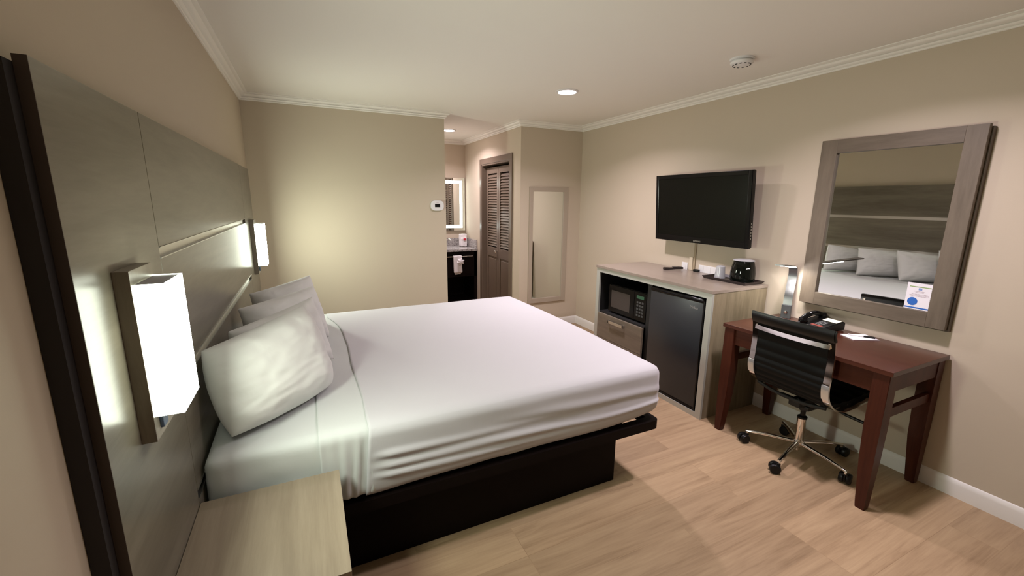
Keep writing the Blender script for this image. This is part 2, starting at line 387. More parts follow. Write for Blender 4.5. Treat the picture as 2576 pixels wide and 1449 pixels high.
# ------------------------------------------------------------------ wall sconces
ya, yb_ = .122, .277
sc = thing('wall_sconce', 'lit rectangular wall sconce on near end of headboard, nearest the camera above the nightstand', 'wall lamp', (hx, .2, 1.2), 'box sconces on the headboard')
B().box(hx, .080, ya, yb_, .992, 1.403, .001).build('back_plate', M_SCP, sc)
b = B().box(.0805, .140, ya+.001, ya+.004, 1.055, 1.372).box(.0805, .140, yb_-.004, yb_-.001, 1.055, 1.372).box(.137, .140, ya+.004, yb_-.004, 1.055, 1.372)
sh_ = b.build('lamp_shade', M_SHADE, sc); sh_.data.materials.append(M_SHADES); lab(sh_, 'glowing white acrylic shade')
for p_ in sh_.data.polygons:
    if abs(p_.normal.y) > .5 or p_.center.x < .13: p_.material_index = 1
    if abs(p_.normal.x) > .5 and p_.center.x < .138: p_.material_index = 1
lab(B().box(.082, .1365, ya+.0045, yb_-.0045, 1.366, 1.3705).build('shade_top', M_CAP, sc), 'grey top plate of the shade')
lab(B().box(.082, .1365, ya+.0045, yb_-.0045, 1.056, 1.060).build('shade_bottom', M_CAP, sc), 'grey bottom plate of the shade')
lab(B().box(.080, .088, .155, .190, 1.012, 1.045, .002).build('switch', M_SWITCH, sc), 'small dark rocker switch')
dup_tree(sc, (0, 2.533, 0), 'lit rectangular wall sconce on far end of headboard, beyond the pillows beside the far wall')

# ------------------------------------------------------------------ recessed lights, smoke detector, thermostat
def downlight(x, y, label, p=1.0):
    t = thing('recessed_light', label, 'ceiling light', (x, y, H), 'recessed ceiling lights')
    B().lathe([(.092, 0), (.092, -.004), (.080, -.010), (.074, -.010), (.070, -.002)], (x, y, H), 48, cap=False).build('trim_ring', M_WHITE, t, True)
    lab(B().lathe([(.0, -.0075), (.072, -.0075), (.072, -.004)], (x, y, H), 40, cap=False).build('lens', M_LED, t), 'lit round lens')
    ld = bpy.data.lights.new('recessed_lamp', 'AREA'); ld.shape = 'DISK'; ld.size = .13; ld.energy = DOWN*p; ld.color = (1, .86, .95); ld.spread = math.radians(143)
    lo = bpy.data.objects.new('recessed_lamp', ld); COL.objects.link(lo); lo.location = (x, y, H-.012)
    return t
downlight(2.437, 2.085, 'lit round recessed ceiling light above the foot of the bed', 1.0)
downlight(2.167, 4.43, 'lit round recessed ceiling light in the passage by the vanity', .7)
downlight(2.545, .105, 'lit round recessed ceiling light above the desk chair, just past the upper picture edge', 1.0)
sd = thing('smoke_detector', 'white round smoke detector on ceiling near the right wall', 'smoke detector', (2.955, .93, H))
B().lathe([(.070, 0), (.070, -.008), (.064, -.012), (.058, -.012), (.058, -.018), (.066, -.019), (.066, -.026), (.060, -.034), (.040, -.040), (.0001, -.041)], (2.955, .90, H), 48).build('housing', M_WHITE, sd, True)
b = B()
for i in range(12):
    a = 2*pi*i/12; b.box(-.002, .002, -.006, .006, -.002, .002, M=Matrix.Translation((2.955+.050*math.cos(a), .90+.050*math.sin(a), H-.0385)) @ Matrix.Rotation(a, 4, 'Z'))
b.build('vent_slots', M_BLKM, sd)
th = thing('thermostat', 'white oval thermostat with dark display on far wall beside the passage', 'thermostat', (1.70, D, 1.506))
b = B(); pts = []
for i in range(64):
    a = 2*pi*i/64; ca, sa = math.cos(a), math.sin(a); pts.append((1.700+.070*math.copysign(abs(ca)**.66, ca), 1.505+.053*math.copysign(abs(sa)**.66, sa)))
b.prism(pts, D-.022, D, 'y', .003); b.build('housing', M_WHITE, th, True)
B().box(1.673, 1.728, D-.0235, D-.022, 1.488, 1.522).build('display', M_BLK, th)
b = B()
for i in range(5): b.box(1.689+i*.005, 1.693+i*.005, D-.0228, D-.0222, 1.530, 1.534)
b.build('brand_print', M_GREY, th)

# ------------------------------------------------------------------ bed
bed = thing('platform_bed', 'low black platform bed base with a rail frame on wood-look floor', 'bed', (1.0, 1.466, 0))
B().box(.055, 1.912, .625, 2.307, 0, .336, .003).build('base_box', M_BED, bed)
def rail(bx):
    pass
b = B(); x0r, x1r, ya_, yb2, rz0, rz1, wv_ = .06, 2.112, .512, 2.42, .338, .388, .052
b.box(x0r, x1r-wv_, ya_, ya_+wv_, rz0, rz1).box(x0r, x1r-wv_, yb2-wv_, yb2, rz0, rz1).box(x1r-wv_, x1r, ya_+wv_, yb2-wv_, rz0, rz1)
for yy, s in ((ya_+.03, 1), (yb2-.03, -1)):
    pts = [(x1r-.03+.03*math.cos(a), yy-s*.03*math.sin(a)) for a in [k*pi/2/6 for k in range(7)]]+[(x1r-wv_, yy-s*.03), (x1r-wv_, yy+s*.022), (x1r, yy+s*.022)]
    b.prism(pts if s < 0 else pts[::-1], rz0, rz1)
b.box(x0r, x0r+.05, ya_, yb2, rz0, rz1)
for xs in (.5, 1.0, 1.5, 1.86): b.box(xs, xs+.05, ya_+.02, yb2-.02, rz0+.005, rz1-.012)
b.build('bed_rail', M_BED, bed)

def round_box(x0, x1, y0, y1, z0, z1, R, nx, ny, nz, disp=None, keep=None, keepi=None):
    bm = bmesh.new(); verts = {}
    c0 = Vector((x0, y0, z0)); c1 = Vector((x1, y1, z1)); rx, ry, rz = R
    lo = Vector((x0+rx, y0+ry, z0+rz)); hi = Vector((x1-rx, y1-ry, z1-rz))
    def warp(n, i):  # denser towards the ends
        t = i/n; return t
    def V(i, j, k):
        key = (i, j, k)
        if key in verts: return verts[key]
        p = Vector((x0+(x1-x0)*warp(nx, i), y0+(y1-y0)*warp(ny, j), z0+(z1-z0)*warp(nz, k)))
        q = Vector((min(max(p.x, lo.x), hi.x), min(max(p.y, lo.y), hi.y), min(max(p.z, lo.z), hi.z)))
        d = Vector(((p.x-q.x)/rx, (p.y-q.y)/ry, (p.z-q.z)/rz))
        nrm = d.normalized() if d.length > 1e-6 else Vector((0, 0, 1))
        p2 = Vector((q.x+nrm.x*rx, q.y+nrm.y*ry, q.z+nrm.z*rz))
        if disp: p2 = disp(p2, nrm)
        verts[key] = bm.verts.new(p2); return verts[key]
    def quad(*k):
        if keepi and not keepi(*[sum(a[q] for a in k)/4 for q in range(3)]): return
        f = [V(*a) for a in k]
        if keep and not keep(sum((v.co for v in f), Vector())/4): return
        bm.faces.new(f)
    for i in range(nx):
        for j in range(ny):
            quad((i, j, nz), (i+1, j, nz), (i+1, j+1, nz), (i, j+1, nz)); quad((i, j, 0), (i, j+1, 0), (i+1, j+1, 0), (i+1, j, 0))
    for i in range(nx):
        for k in range(nz):
            quad((i, 0, k), (i+1, 0, k), (i+1, 0, k+1), (i, 0, k+1)); quad((i, ny, k), (i, ny, k+1), (i+1, ny, k+1), (i+1, ny, k))
    for j in range(ny):
        for k in range(nz):
            quad((0, j, k), (0, j, k+1), (0, j+1, k+1), (0, j+1, k)); quad((nx, j, k), (nx, j+1, k), (nx, j+1, k+1), (nx, j, k+1))
    loose = [v for v in bm.verts if not v.link_faces]
    bmesh.ops.delete(bm, geom=loose, context='VERTS')
    bb = B(); bb.bm.free(); bb.bm = bm; return bb
def N3(x, y, z): return noise.noise(Vector((x, y, z)))
def sag(p):   # gentle swell of the mattress top
    return .012*(1-((p.y-1.466)/.98)**2) if p.z > .6 else 0
def lift(p): return max(0, min(1, (p.x-1.72)/.38))**2*.042*max(0, min(1, (.54-p.z)/.12))*max(0, min(1, (1.1-p.y)/.4))
def d_mat(p, n):
    a = .003*N3(p.x*6, p.y*6, p.z*9)
    if p.x < .5 and n.y < -.3: a += .006*N3(p.x*9+p.z*14, p.y*3, p.z*5-p.x*8)*min(1, (.5-p.x)*6)
    q = p+n*a; q.z += sag(p)+lift(p); return q
mt = round_box(.058, 2.095, .525, 2.405, .400, .690, (.045, .034, .032), 70, 70, 18, d_mat).build('mattress', M_SHEET, smooth='all')
tag(mt, 'thick king mattress in white fitted sheet on the platform bed', 'mattress')

def ridge(v, c, w): return math.exp(-((v-c)/w)**2)
def d_cov(amp, xs, hem):
    def f(p, n):
        a = .002*N3(p.x*3, p.y*3, 1)
        side = max(0, -n.y)
        if side > .2:
            t = max(0, p.x-xs)
            fade = math.exp(-t*2.6)
            # gathers that start at the folded corner and fan out to the foot
            for cz, sl in ((.575, .00), (.527, -.015), (.487, -.02)):
                a += side*.017*fade*ridge(p.z, cz+sl*t-.012*math.sin(t*3), .0145)*min(1, t*14)
            a += side*.009*ridge(p.z, .520-.018*t+.010*math.sin(t*4.2), .013)*min(1, max(0, t-.25)*3)
            a += side*.0028*N3(p.x*1.6+2, 4, p.z*13+p.x*2.5)
            a += side*.007*N3(p.x*1.1, 7, p.z*5)
            a += side*.007*ridge(p.z, .60-.03*(p.x-1.2), .02)*max(0, min(1, (p.x-1.1)*3))
            a -= side*.012*max(0, (.46-p.z)/.06)
        fx = max(0, n.x)
        if fx > .2: a += fx*.006*N3(2, p.y*1.6, p.z*14)
        if n.z > .5:
            a += .0022*ridge(p.y, .72+.10*(p.x-1.6), .012)*max(0, min(1, (p.x-1.25)*3))
            a += .002*ridge(p.y, 1.35+.04*p.x, .008)*ridge(p.x, 1.3, .12)
        q = p+n*(a*amp); q.z += sag(p)
        ed = -.075*max(0, min(1, (p.y-1.75)/.5))**2-.03*max(0, min(1, (.68-p.z)/.28))+.006*N3(p.y*3, p.z*3, 5)
        q.x += ed*math.exp(-max(0, p.x-.60)*7)
        q.z += lift(p)
        if side > .3 and p.z < .46: q.z += hem(p)
        return q
    return f
def hem(p): return .008*N3(p.x*2.2, 9, 0)-.01*ridge(p.x, .62, .12)
def coverlet_keep(c): return c.x > .602 and c.z > .402
ob = round_box(.35, 2.108, .5165, 2.4135, .392, .6965, (.048, .045, .045), 150, 60, 44, d_cov(1, .61, hem), None, lambda i, j, k: .35+1.758*i/150 > .596 and .392+.3045*k/44 > .402)
cv = ob.build('coverlet', M_COVER, smooth='all')
sm = cv.modifiers.new('thick', 'SOLIDIFY'); sm.thickness = .0035; sm.offset = 1
tag(cv, 'white woven bedspread tucked over the foot and middle of the bed', 'bedspread')
# folded top sheet band between fitted sheet and bedspread
def d_sh(p, n):
    a = .002*N3(p.x*5, p.y*5, 2)
    if n.y < -.2:
        a += -n.y*.008*(ridge(p.x, .56-.10*(.69-p.z), .010)+ridge(p.x, .60-.02*(.69-p.z), .010)+.7*ridge(p.x, .50, .012))*min(1, max(0, .68-p.z)*6)
        a += -n.y*.004*N3(p.x*30, 1, p.z*3)
    q = p+n*a; q.z += sag(p); return q
fs = round_box(.10, 1.2, .521, 2.41, .398, .6935, (.06, .038, .036), 160, 60, 26, d_sh, None, lambda i, j, k: .418 < .10+1.1*i/160 < .66 and .398+.2955*k/26 > .412).build('flat_sheet', M_SHEET, smooth='all')
sm = fs.modifiers.new('thick', 'SOLIDIFY'); sm.thickness = .002; sm.offset = 1
tag(fs, 'band of white folded top sheet between the pillows and the bedspread', 'sheet')

def pillow(TL, TR, BR, BL, T, seed, label, pinch=.03, bow=0):
    TL, TR, BR, BL = [Vector(v) for v in (TL, TR, BR, BL)]
    nrm = (TR-TL).cross(BL-TL).normalized()*-1
    if nrm.dot(Vector((.4, -1, .5))) < 0: nrm = -nrm
    n = 56; bm = bmesh.new()
    def P(u, v, s):
        pu = u*(1-pinch*(1-v*v)**1.5*abs(u)**3)if False else u
        e = 1+(bow if v < 0 else 0)*(1-u*u)*v**4-pinch*(1-u*u)*v**4; g = 1+(bow if u < 0 else 0)*(1-v*v)*u**4-pinch*(1-v*v)*u**4
        uu, vv = u*g, v*e
        a, b_ = (uu+1)/2, (vv+1)/2
        p = TL.lerp(TR, a).lerp(BL.lerp(BR, a), 1-b_)
        f = max(0, 1-abs(u)**3.2)**.55*max(0, 1-abs(v)**3.2)**.55
        # radial gathers near seams
        wr = N3(u*2.2+seed, v*2.2, seed)*.05
        ed = max(abs(u), abs(v))**2
        wr += ed*.075*math.sin((u*7+N3(v*3, seed, u)*3.5))*(abs(v) > abs(u)*.6)+ed*.07*math.sin((v*8+N3(u*3, seed, v)*3.5))*(abs(u) > .45)
        wr += .02*N3(u*3+v*5+seed, u*-2+v*7, 3)*2
        p = p+nrm*(s*T*f*(1+wr*(1 if s > 0 else .3)))
        p.z -= .012*f*(1-b_)
        # drooping corner ears of the case
        p += nrm*(.012*math.sin(seed+u*3)*(abs(u*v))**6)
        return p
    top = {}; bot = {}
    for i in range(n+1):
        for j in range(n+1):
            u = math.sin((i/n-.5)*pi)*.5+(i/n-.5)*1.0; v = math.sin((j/n-.5)*pi)*.5+(j/n-.5)*1.0
            top[i, j] = bm.verts.new(P(u, v, 1))
            bot[i, j] = top[i, j] if i in (0, n) or j in (0, n) else bm.verts.new(P(u, v, -1))
    for i in range(n):
        for j in range(n):
            bm.faces.new((top[i, j], top[i+1, j], top[i+1, j+1], top[i, j+1])); bm.faces.new((bot[i, j], bot[i, j+1], bot[i+1, j+1], bot[i+1, j]))
    bmesh.ops.recalc_face_normals(bm, faces=bm.faces[:])
    bb = B(); bb.bm.free(); bb.bm = bm
    o = bb.build('pillow', M_PILL, smooth='all')
    return tag(o, label, 'pillow', 'bed pillows against the headboard')
pillow((.070, .70, 1.03), (.395, 1.05, 1.085), (.495, .965, .722), (.145, .60, .728), .13, 1.3, 'plump white pillow nearest the camera, in front of the other three', .02, .10)
pillow((.085, 1.08, .985), (.43, 1.40, 1.045), (.51, 1.30, .718), (.15, .98, .718), .098, 4.1, 'white pillow directly behind the nearest pillow, second from the camera')
pillow((.085, 1.47, 1.0), (.445, 1.77, 1.04), (.515, 1.72, .718), (.14, 1.38, .718), .095, 7.7, 'white pillow third from the camera, second from the far wall')
pillow((.085, 1.93, .985), (.43, 2.12, 1.05), (.50, 2.10, .718), (.13, 1.85, .718), .095, 9.2, 'white pillow farthest from the camera, its top corner against the far wall')

# ------------------------------------------------------------------ nightstand
ns = thing('nightstand', 'pale taupe wood-grain nightstand between the bed and the camera, under the near sconce', 'nightstand', (.26, .24, 0))
B().box(.0515, .477, -.004, .486, .551, .573, .0012).build('tabletop', M_NIGHT, ns)
B().box(.0515, .455, .006, .476, .06, .550).build('body', M_CABS, ns)
B().box(.456, .470, .008, .474, .315, .545, .001).build('drawer', M_DRAW, ns)
B().box(.456, .470, .008, .474, .07, .31, .001).build('drawer', M_DRAW, ns)
B().box(.07, .44, .02, .46, 0, .0595).build('plinth', M_BLKM, ns)

# ------------------------------------------------------------------ refrigerator cabinet
cx0 = 2.925; cyA, cyB = .905, 2.213
cb = thing('refrigerator_cabinet', 'taupe cabinet with silver front frame holding the mini fridge and microwave, below the television', 'cabinet', (3.22, 1.56, 0))
B().box(cx0-.008, W-.016, cyA-.004, cyB+.004, .946, .968, .0015).build('countertop', M_CABT, cb)
B().box(cx0+.02, W-.016, cyA, cyA+.02, 0, .9455).build('side_panel', M_CABS, cb)
B().box(cx0+.02, W-.016, cyB-.02, cyB, 0, .9455).build('side_panel', M_CABS, cb)
B().box(W-.05, W-.03, cyA+.021, cyB-.021, 0, .9455).build('back_panel', M_BLKM, cb)
b = B().box(cx0, cx0+.0195, cyA, cyA+.046, 0, .9455).box(cx0, cx0+.0195, cyB-.046, cyB, 0, .9455).box(cx0, cx0+.0195, cyA+.046, cyB-.046, .906, .9455).box(cx0+.001, cx0+.0195, cyA+.046, cyB-.046, .0, .040)
lab(b.build('front_frame', M_SILVER, cb), 'silver front frame')
B().box(cx0+.03, W-.055, 1.500, 1.552, 0, .9455).build('divider', M_BLKM, cb)
B().box(cx0+.02, W-.055, 1.553, cyB-.047, .516, .530).box(cx0+.02, W-.055, 1.553, cyB-.047, .03, .038).box(cx0+.021, W-.055, cyB-.047, cyB-.021, 0, .9455).box(cx0+.021, W-.055, cyA+.021, cyA+.03, 0, .9455).box(cx0+.03, W-.055, cyA+.03, cyB-.047, .935, .945).build('inner_carcass', M_BLKM, cb)
for za, zb in ((.281, .515), (.043, .278)):
    d_ = B().box(cx0-.002, cx0+.018, 1.556, cyB-.048, za, zb, .0012).build('drawer', M_DRAW, cb)
    b = B().box(cx0-.024, cx0-.018, 1.775, 1.985, zb-.062, zb-.036, .001).box(cx0-.024, cx0-.0021, 1.775, 1.785, zb-.062, zb-.036).box(cx0-.024, cx0-.0021, 1.975, 1.985, zb-.062, zb-.036)
    b.build('drawer_handle', M_ALU, d_)
fr = thing('mini_fridge', 'charcoal mini fridge with black trim inside the taupe cabinet', 'refrigerator', (3.2, 1.22, .045))
B().box(cx0+.055, W-.08, .965, 1.493, .045, .893, .004).build('body', M_BLK, fr)
fd = B().box(cx0+.006, cx0+.052, .972, 1.490, .062, .862, .006).build('door', M_FRIDGE, fr, True)
lab(B().box(cx0+.002, cx0+.054, .962, .975, .050, .880, .003).box(cx0+.002, cx0+.054, .972, 1.492, .862, .893, .010, 3).box(cx0+.004, cx0+.054, .972, 1.492, .048, .064, .003).build('door_trim', M_TV, fr, True), 'gloss black door trim')
text_mesh('Midea', .030, 'brand_print', M_ALU, fr, face_negx(cx0+.0055, 1.055, .815))
mw = thing('microwave_oven', 'small black microwave in the open niche above the drawers', 'microwave', (3.15, 1.83, .531))
B().box(cx0+.075, cx0+.42, 1.585, 2.085, .540, .800, .006).build('body', M_BLK, mw)
for fx in (1.62, 2.05): B().lathe([(.012, 0), (.012, .0095)], (cx0+.11, fx, .5305), 12).build('foot', M_BLK, mw)
md = B().box(cx0+.056, cx0+.0745, 1.735, 2.085, .545, .798, .004).build('door', M_TV, mw)
B().box(cx0+.0545, cx0+.056, 1.79, 2.045, .590, .752).build('window_pane', M_GLASSW, md)
mc = B().box(cx0+.056, cx0+.0745, 1.585, 1.732, .545, .798, .004).build('control_panel', M_TV, mw)
B().box(cx0+.0545, cx0+.0558, 1.615, 1.705, .742, .770).build('display', mat('green_display', (.05, .16, .10), .3), mc)
b = B()
for r_ in range(5):
    for c_ in range(3): b.box(cx0+.0548, cx0+.0558, 1.618+c_*.031, 1.640+c_*.031, .585+r_*.029, .602+r_*.029)
b.build('keypad', mat('grey_keys', (.06, .065, .065), .4), mc)

# things on the cabinet
zt = .968
tr = thing('serving_tray', 'dark brown rectangular tray holding the ice bucket and cup', 'tray', (3.39, 1.15, zt))
b = B(); tx0, tx1, ty0, ty1 = 3.285, 3.505, .930, 1.312
b.box(tx0+.012, tx1-.012, ty0+.012, ty1-.012, zt+.0003, zt+.004)
for a in ((tx0, ty0, tx1, ty0), (tx1, ty0, tx1, ty1), (tx1, ty1, tx0, ty1), (tx0, ty1, tx0, ty0)): pass
lo_ = [(tx0+.012, ty0+.012), (tx1-.012, ty0+.012), (tx1-.012, ty1-.012), (tx0+.012, ty1-.012)]; hi_ = [(tx0, ty0), (tx1, ty0), (tx1, ty1), (tx0, ty1)]
bm = b.bm
for k in range(4):
    p, q = lo_[k], lo_[(k+1) % 4]; r_, s_ = hi_[k], hi_[(k+1) % 4]
    v = [bm.verts.new((p[0], p[1], zt+.001)), bm.verts.new((q[0], q[1], zt+.001)), bm.verts.new((s_[0], s_[1], zt+.020)), bm.verts.new((r_[0], r_[1], zt+.020))]
    u_ = [bm.verts.new((a_.co.x+(.003 if a_.co.x < 3.39 else -.003), a_.co.y+(.003 if a_.co.y < 1.12 else -.003), a_.co.z+.002)) for a_ in v]
    bm.faces.new(v); bm.faces.new(u_[::-1]); bm.faces.new((v[3], v[2], u_[2], u_[3])); bm.faces.new((v[0], v[3], u_[3], u_[0])); bm.faces.new((v[1], u_[1], u_[2], v[2]))
b.build('tray_body', mat('dark_tray', (.022, .014, .013), .3), tr)
ib = thing('ice_bucket', 'gloss black barrel-shaped ice bucket with clear lid on the tray', 'ice bucket', (3.415, 1.10, zt+.0042))
B().lathe([(.076, 0), (.083, .004), (.087, .03), (.087, .07), (.081, .115), (.072, .150), (.068, .160), (.065, .162), (.062, .155)], (3.415, 1.052, zt+.0042), 56).build('bucket_body', mat('gloss_black', (.003, .004, .003), .06, spec=.3), ib, True)
lab(B().lathe([(.0001, .176), (.04, .175), (.070, .170), (.076, .166), (.076, .1635), (.0001, .1633)], (3.415, 1.052, zt+.0042), 48, M=None).build('lid', M_WRAP, ib, True), 'translucent white lid')
cup = thing('plastic_cup', 'wrapped clear plastic cup upside down on the tray beside the ice bucket', 'cup', (3.40, 1.236, zt+.0042))
B().lathe([(.036, 0), (.037, .003), (.034, .03), (.029, .083), (.027, .088), (.0001, .089)], (3.40, 1.236, zt+.0042), 36).build('cup_body', M_CUP, cup, True)
B().lathe([(.041, 0), (.040, .01), (.036, .05), (.033, .092), (.022, .099), (.0001, .101)], (3.40, 1.236, zt+.0043), 14, cap=False).build('wrapper', M_WRAP, cup, True)
rm = thing('remote_control', 'dark brown television remote lying on the cabinet top', 'remote', (3.38, 1.70, zt))
Mr = Matrix.Translation((3.37, 1.695, zt+.014)) @ Matrix.Rotation(math.radians(-22), 4, 'Z')
b = B(); prof = [(-.085, -.002), (-.07, -.001), (-.03, .0), (.02, .003), (.06, .006), (.085, .006)]
b.ribbon(prof, -.022, .022, .016, lambda k: (.003, .004, 0, -.001, .002, .001)[k], 0, 1)
bmesh.ops.bevel(b.bm, geom=b.bm.edges[:], offset=.003, segments=2, affect='EDGES')
b.build('remote_body', mat('dark_remote', (.020, .012, .010), .4), rm, True, M=Mr)
b = B()
for i in range(8):
    for j in range(3): b.box(-.005+i*.010, .001+i*.010, -.014+j*.011, -.007+j*.011, .0115, .0150)
b.build('buttons', mat('dark_buttons', (.03, .026, .026), .5), rm, M=Mr)
pk = thing('cable_plug', 'small black cable adapter on the cabinet top by the wall outlet', 'adapter', (3.49, 1.545, zt))
B().box(3.47, 3.50, 1.515, 1.565, zt+.0003, zt+.022, .004).build('adapter_body', M_BLK, pk, True)

# outlets and cable cover on the right wall
def plate(y0, y1, z0_, z1_, label, n):
    t = thing('wall_outlet', label, 'outlet', (W, (y0+y1)/2, (z0_+z1_)/2), 'white wall plates above the cabinet')
    B().box(W-.006, W, y0, y1, z0_, z1_, .002).build('cover_plate', M_WHITE, t)
    for k in range(n):
        yc = y0+(y1-y0)*(k+.5)/n
        B().box(W-.008, W-.006, yc-.016, yc+.016, (z0_+z1_)/2-.030, (z0_+z1_)/2+.030, .0015).build('socket', M_WHITE, t)
plate(1.672, 1.738, .955, 1.030, 'small white wall plate beside the cable cover, left of it', 1)
plate(1.335, 1.548, .955, 1.028, 'wide white multi-gang wall plate behind the wrapped cup', 3)
rw = thing('cable_cover', 'tan vertical cable cover running up the wall to the television', 'cable cover', (W, 1.60, 1.1))
B().box(W-.010, W, 1.590, 1.612, .969, 1.30, .002).build('channel', M_RACE, rw)
lab(B().box(W-.014, W, 1.614, 1.650, .969, 1.085, .002).build('channel_box', M_RACE2, rw), 'cream lower cover')

# ------------------------------------------------------------------ television
tyaw, ttilt = .02, .0812
rt = Vector((-math.sin(tyaw), -math.cos(tyaw), 0)); nf = Vector((-math.cos(tyaw), math.sin(tyaw), 0))
up = Vector((0, 0, 1))*math.cos(ttilt)+nf*math.sin(ttilt); nn = rt.cross(up)
MT = Matrix(((rt.x, up.x, nn.x, 3.37), (rt.y, up.y, nn.y, 1.4923), (rt.z, up.z, nn.z, 1.5114), (0, 0, 0, 1)))
tv = thing('television', 'black flat television mounted on the wall above the cabinet', 'television', (3.42, 1.49, 1.51))
w2, h2 = .480, .287
b = B().box(-w2, -w2+.032, -h2, h2, -.028, 0, .004).box(w2-.032, w2, -h2, h2, -.028, 0, .004).box(-w2+.030, w2-.030, h2-.034, h2, -.028, 0, .004).box(-w2+.030, w2-.030, -h2, -h2+.052, -.028, 0, .004)
b.build('bezel', M_TV, tv, M=MT)
B().box(-w2+.031, w2-.031, -h2+.051, h2-.033, -.020, -.004).build('screen', M_SCREEN, tv, M=MT)
B().box(-w2+.004, w2-.004, -h2+.004, h2-.004, -.045, -.0285, .006).box(-w2+.12, w2-.12, -h2+.06, h2-.06, -.062, -.045, .006).build('back_shell', M_BLK, tv, M=MT)
b = B()
for k in range(6): b.box(w2-.001, w2+.0012, -h2+.07+k*.022, -h2+.082+k*.022, -.024, -.018)
b.build('side_buttons', M_ALU, tv, M=MT)
text_mesh('SAMSUNG', .017, 'brand_print', M_ALU, tv, MT @ Matrix.Translation((.005, -h2+.018, .0003)))
B().box(3.43, W, 1.42, 1.56, 1.43, 1.59, .003).build('wall_mount', M_BLKM, tv)

# ------------------------------------------------------------------ desk
dx0, dx1, dyA, dyB, dz = 2.920, 3.508, -.140, .796, .772
dk = thing('writing_desk', 'dark mahogany writing desk with tapered legs standing against the right wall', 'desk', (3.2, .33, 0))
B().box(dx0, dx1, dyA, dyB, dz-.024, dz, .002).build('desktop', M_MAHO, dk)
b = B().box(dx0+.022, dx0+.042, dyA+.05, dyB-.05, .640, dz-.0245)
b.build('front_apron', M_MAHO, dk)
B().box(dx1-.045, dx1-.025, dyA+.05, dyB-.05, .640, dz-.0245).build('back_apron', M_MAHO, dk)
for yy in (dyA+.014, dyB-.034): B().box(dx0+.05, dx1-.05, yy, yy+.020, .655, dz-.0245).build('side_apron', M_MAHOV, dk)
for yy in (dyA+.022, dyB-.047): B().box(dx0+.06, dx1-.06, yy, yy+.025, .505, .555, .002).build('stretcher', M_MAHOV, dk)
def leg(cx_, cy_, sx, sy):
    b2 = bmesh.new(); rings = []
    for z, hx_, hy_, of in ((0, .021, .021, .0), (.03, .023, .023, .0), (.28, .035, .033, .0), (.45, .0375, .036, 0), (dz-.0245, .0375, .036, 0)):
        # outer faces stay nearly plumb, the inside tapers
        ox = sx*(.0375-hx_)*.75; oy = sy*(.036-hy_)*.75
        rings.append([b2.verts.new((cx_+ox+a*hx_, cy_+oy+b_*hy_, z)) for a, b_ in ((-1, -1), (1, -1), (1, 1), (-1, 1))])
    for a, c_ in zip(rings, rings[1:]):
        for i in range(4): b2.faces.new((a[i], a[(i+1) % 4], c_[(i+1) % 4], c_[i]))
    b2.faces.new(rings[0][::-1]); b2.faces.new(rings[-1])
    bmesh.ops.bevel(b2, geom=[e for e in b2.edges if abs(e.verts[0].co.z-e.verts[1].co.z) > .01], offset=.003, segments=2, affect='EDGES')
    return B().add(b2)
for cx_, sx in ((dx0+.046, -1), (dx1-.046, 1)):
    for cy_, sy in ((dyA+.046, -1), (dyB-.046, 1)): leg(cx_, cy_, sx, sy).build('leg', M_MAHOV, dk)
# cord hanging behind the desk
pts = [(3.49, .60, .60), (3.49, .57, .50), (3.485, .55, .38), (3.48, .52, .30), (3.475, .46, .255), (3.475, .40, .26), (3.485, .36, .34), (3.49, .33, .43), (3.49, .32, .60)]
def smooth_pts(p, n=8):
    P = [Vector(a) for a in p]; out = []
    for i in range(len(P)-1):
        a, b_, c_, d_ = P[max(i-1, 0)], P[i], P[i+1], P[min(i+2, len(P)-1)]
        for k in range(n):
            t = k/n; out.append(.5*((2*b_)+(c_-a)*t+(2*a-5*b_+4*c_-d_)*t*t+(3*b_-a-3*c_+d_)*t**3))
    out.append(P[-1]); return out
tag(B().tube(smooth_pts(pts), .0035, 8).build('power_cord', M_CORD, smooth=True), 'thin grey cord looping down the wall under the desk', 'cord')

# desk lamp
lp = thing('desk_lamp', 'curved metal desk lamp with lit head at the left end of the desk', 'lamp', (3.44, .71, dz))
Ml = Matrix.Translation((3.44, .705, 0)) @ Matrix.Rotation(math.radians(22), 4, 'Z')
b = B().box(-.020, .020, -.029, .029, dz, dz+.094, .002); b.build('lamp_base', mat('grey_lamp_base', (.09, .095, .10), .4, .5), lp, M=Ml)
B().lathe([(.011, 0), (.011, .006), (.006, .008), (.0001, .008)], n=20, M=Matrix.Translation((-.022, 0, dz+.045)) @ Matrix.Rotation(-pi/2, 4, 'Y')).build('knob', M_CHROME, lp, True, M=Ml)
arm = smooth_pts([(.0, 0, dz+.094), (.012, 0, .93), (.036, 0, 1.00), (.050, 0, 1.055), (.044, 0, 1.10), (.016, 0, 1.130), (-.05, 0, 1.147), (-.2, 0, 1.166), (-.44, 0, 1.192)], 8)
b = B(); b.ribbon([(p.x, p.z) for p in arm], -.026, .026, .007); b.build('lamp_arm', mat('brushed_lamp_metal', (.17, .17, .175), .28, .9), lp, True, M=Ml)
hd = [p for p in arm if p.x < .010 and p.z > 1.12]
b = B(); b.ribbon([(p.x, p.z-.0058) for p in hd][:18], -.022, .022, .003); lab(b.build('led_strip', M_LAMP, lp, M=Ml), 'lit white strip under the lamp head')

# telephone
ph = thing('telephone', 'black desk telephone with handset on the desk below the framed mirror', 'telephone', (3.40, .45, dz))
Mp = Matrix.Translation((3.395, .455, dz)) @ Matrix.Rotation(math.radians(-8), 4, 'Z')
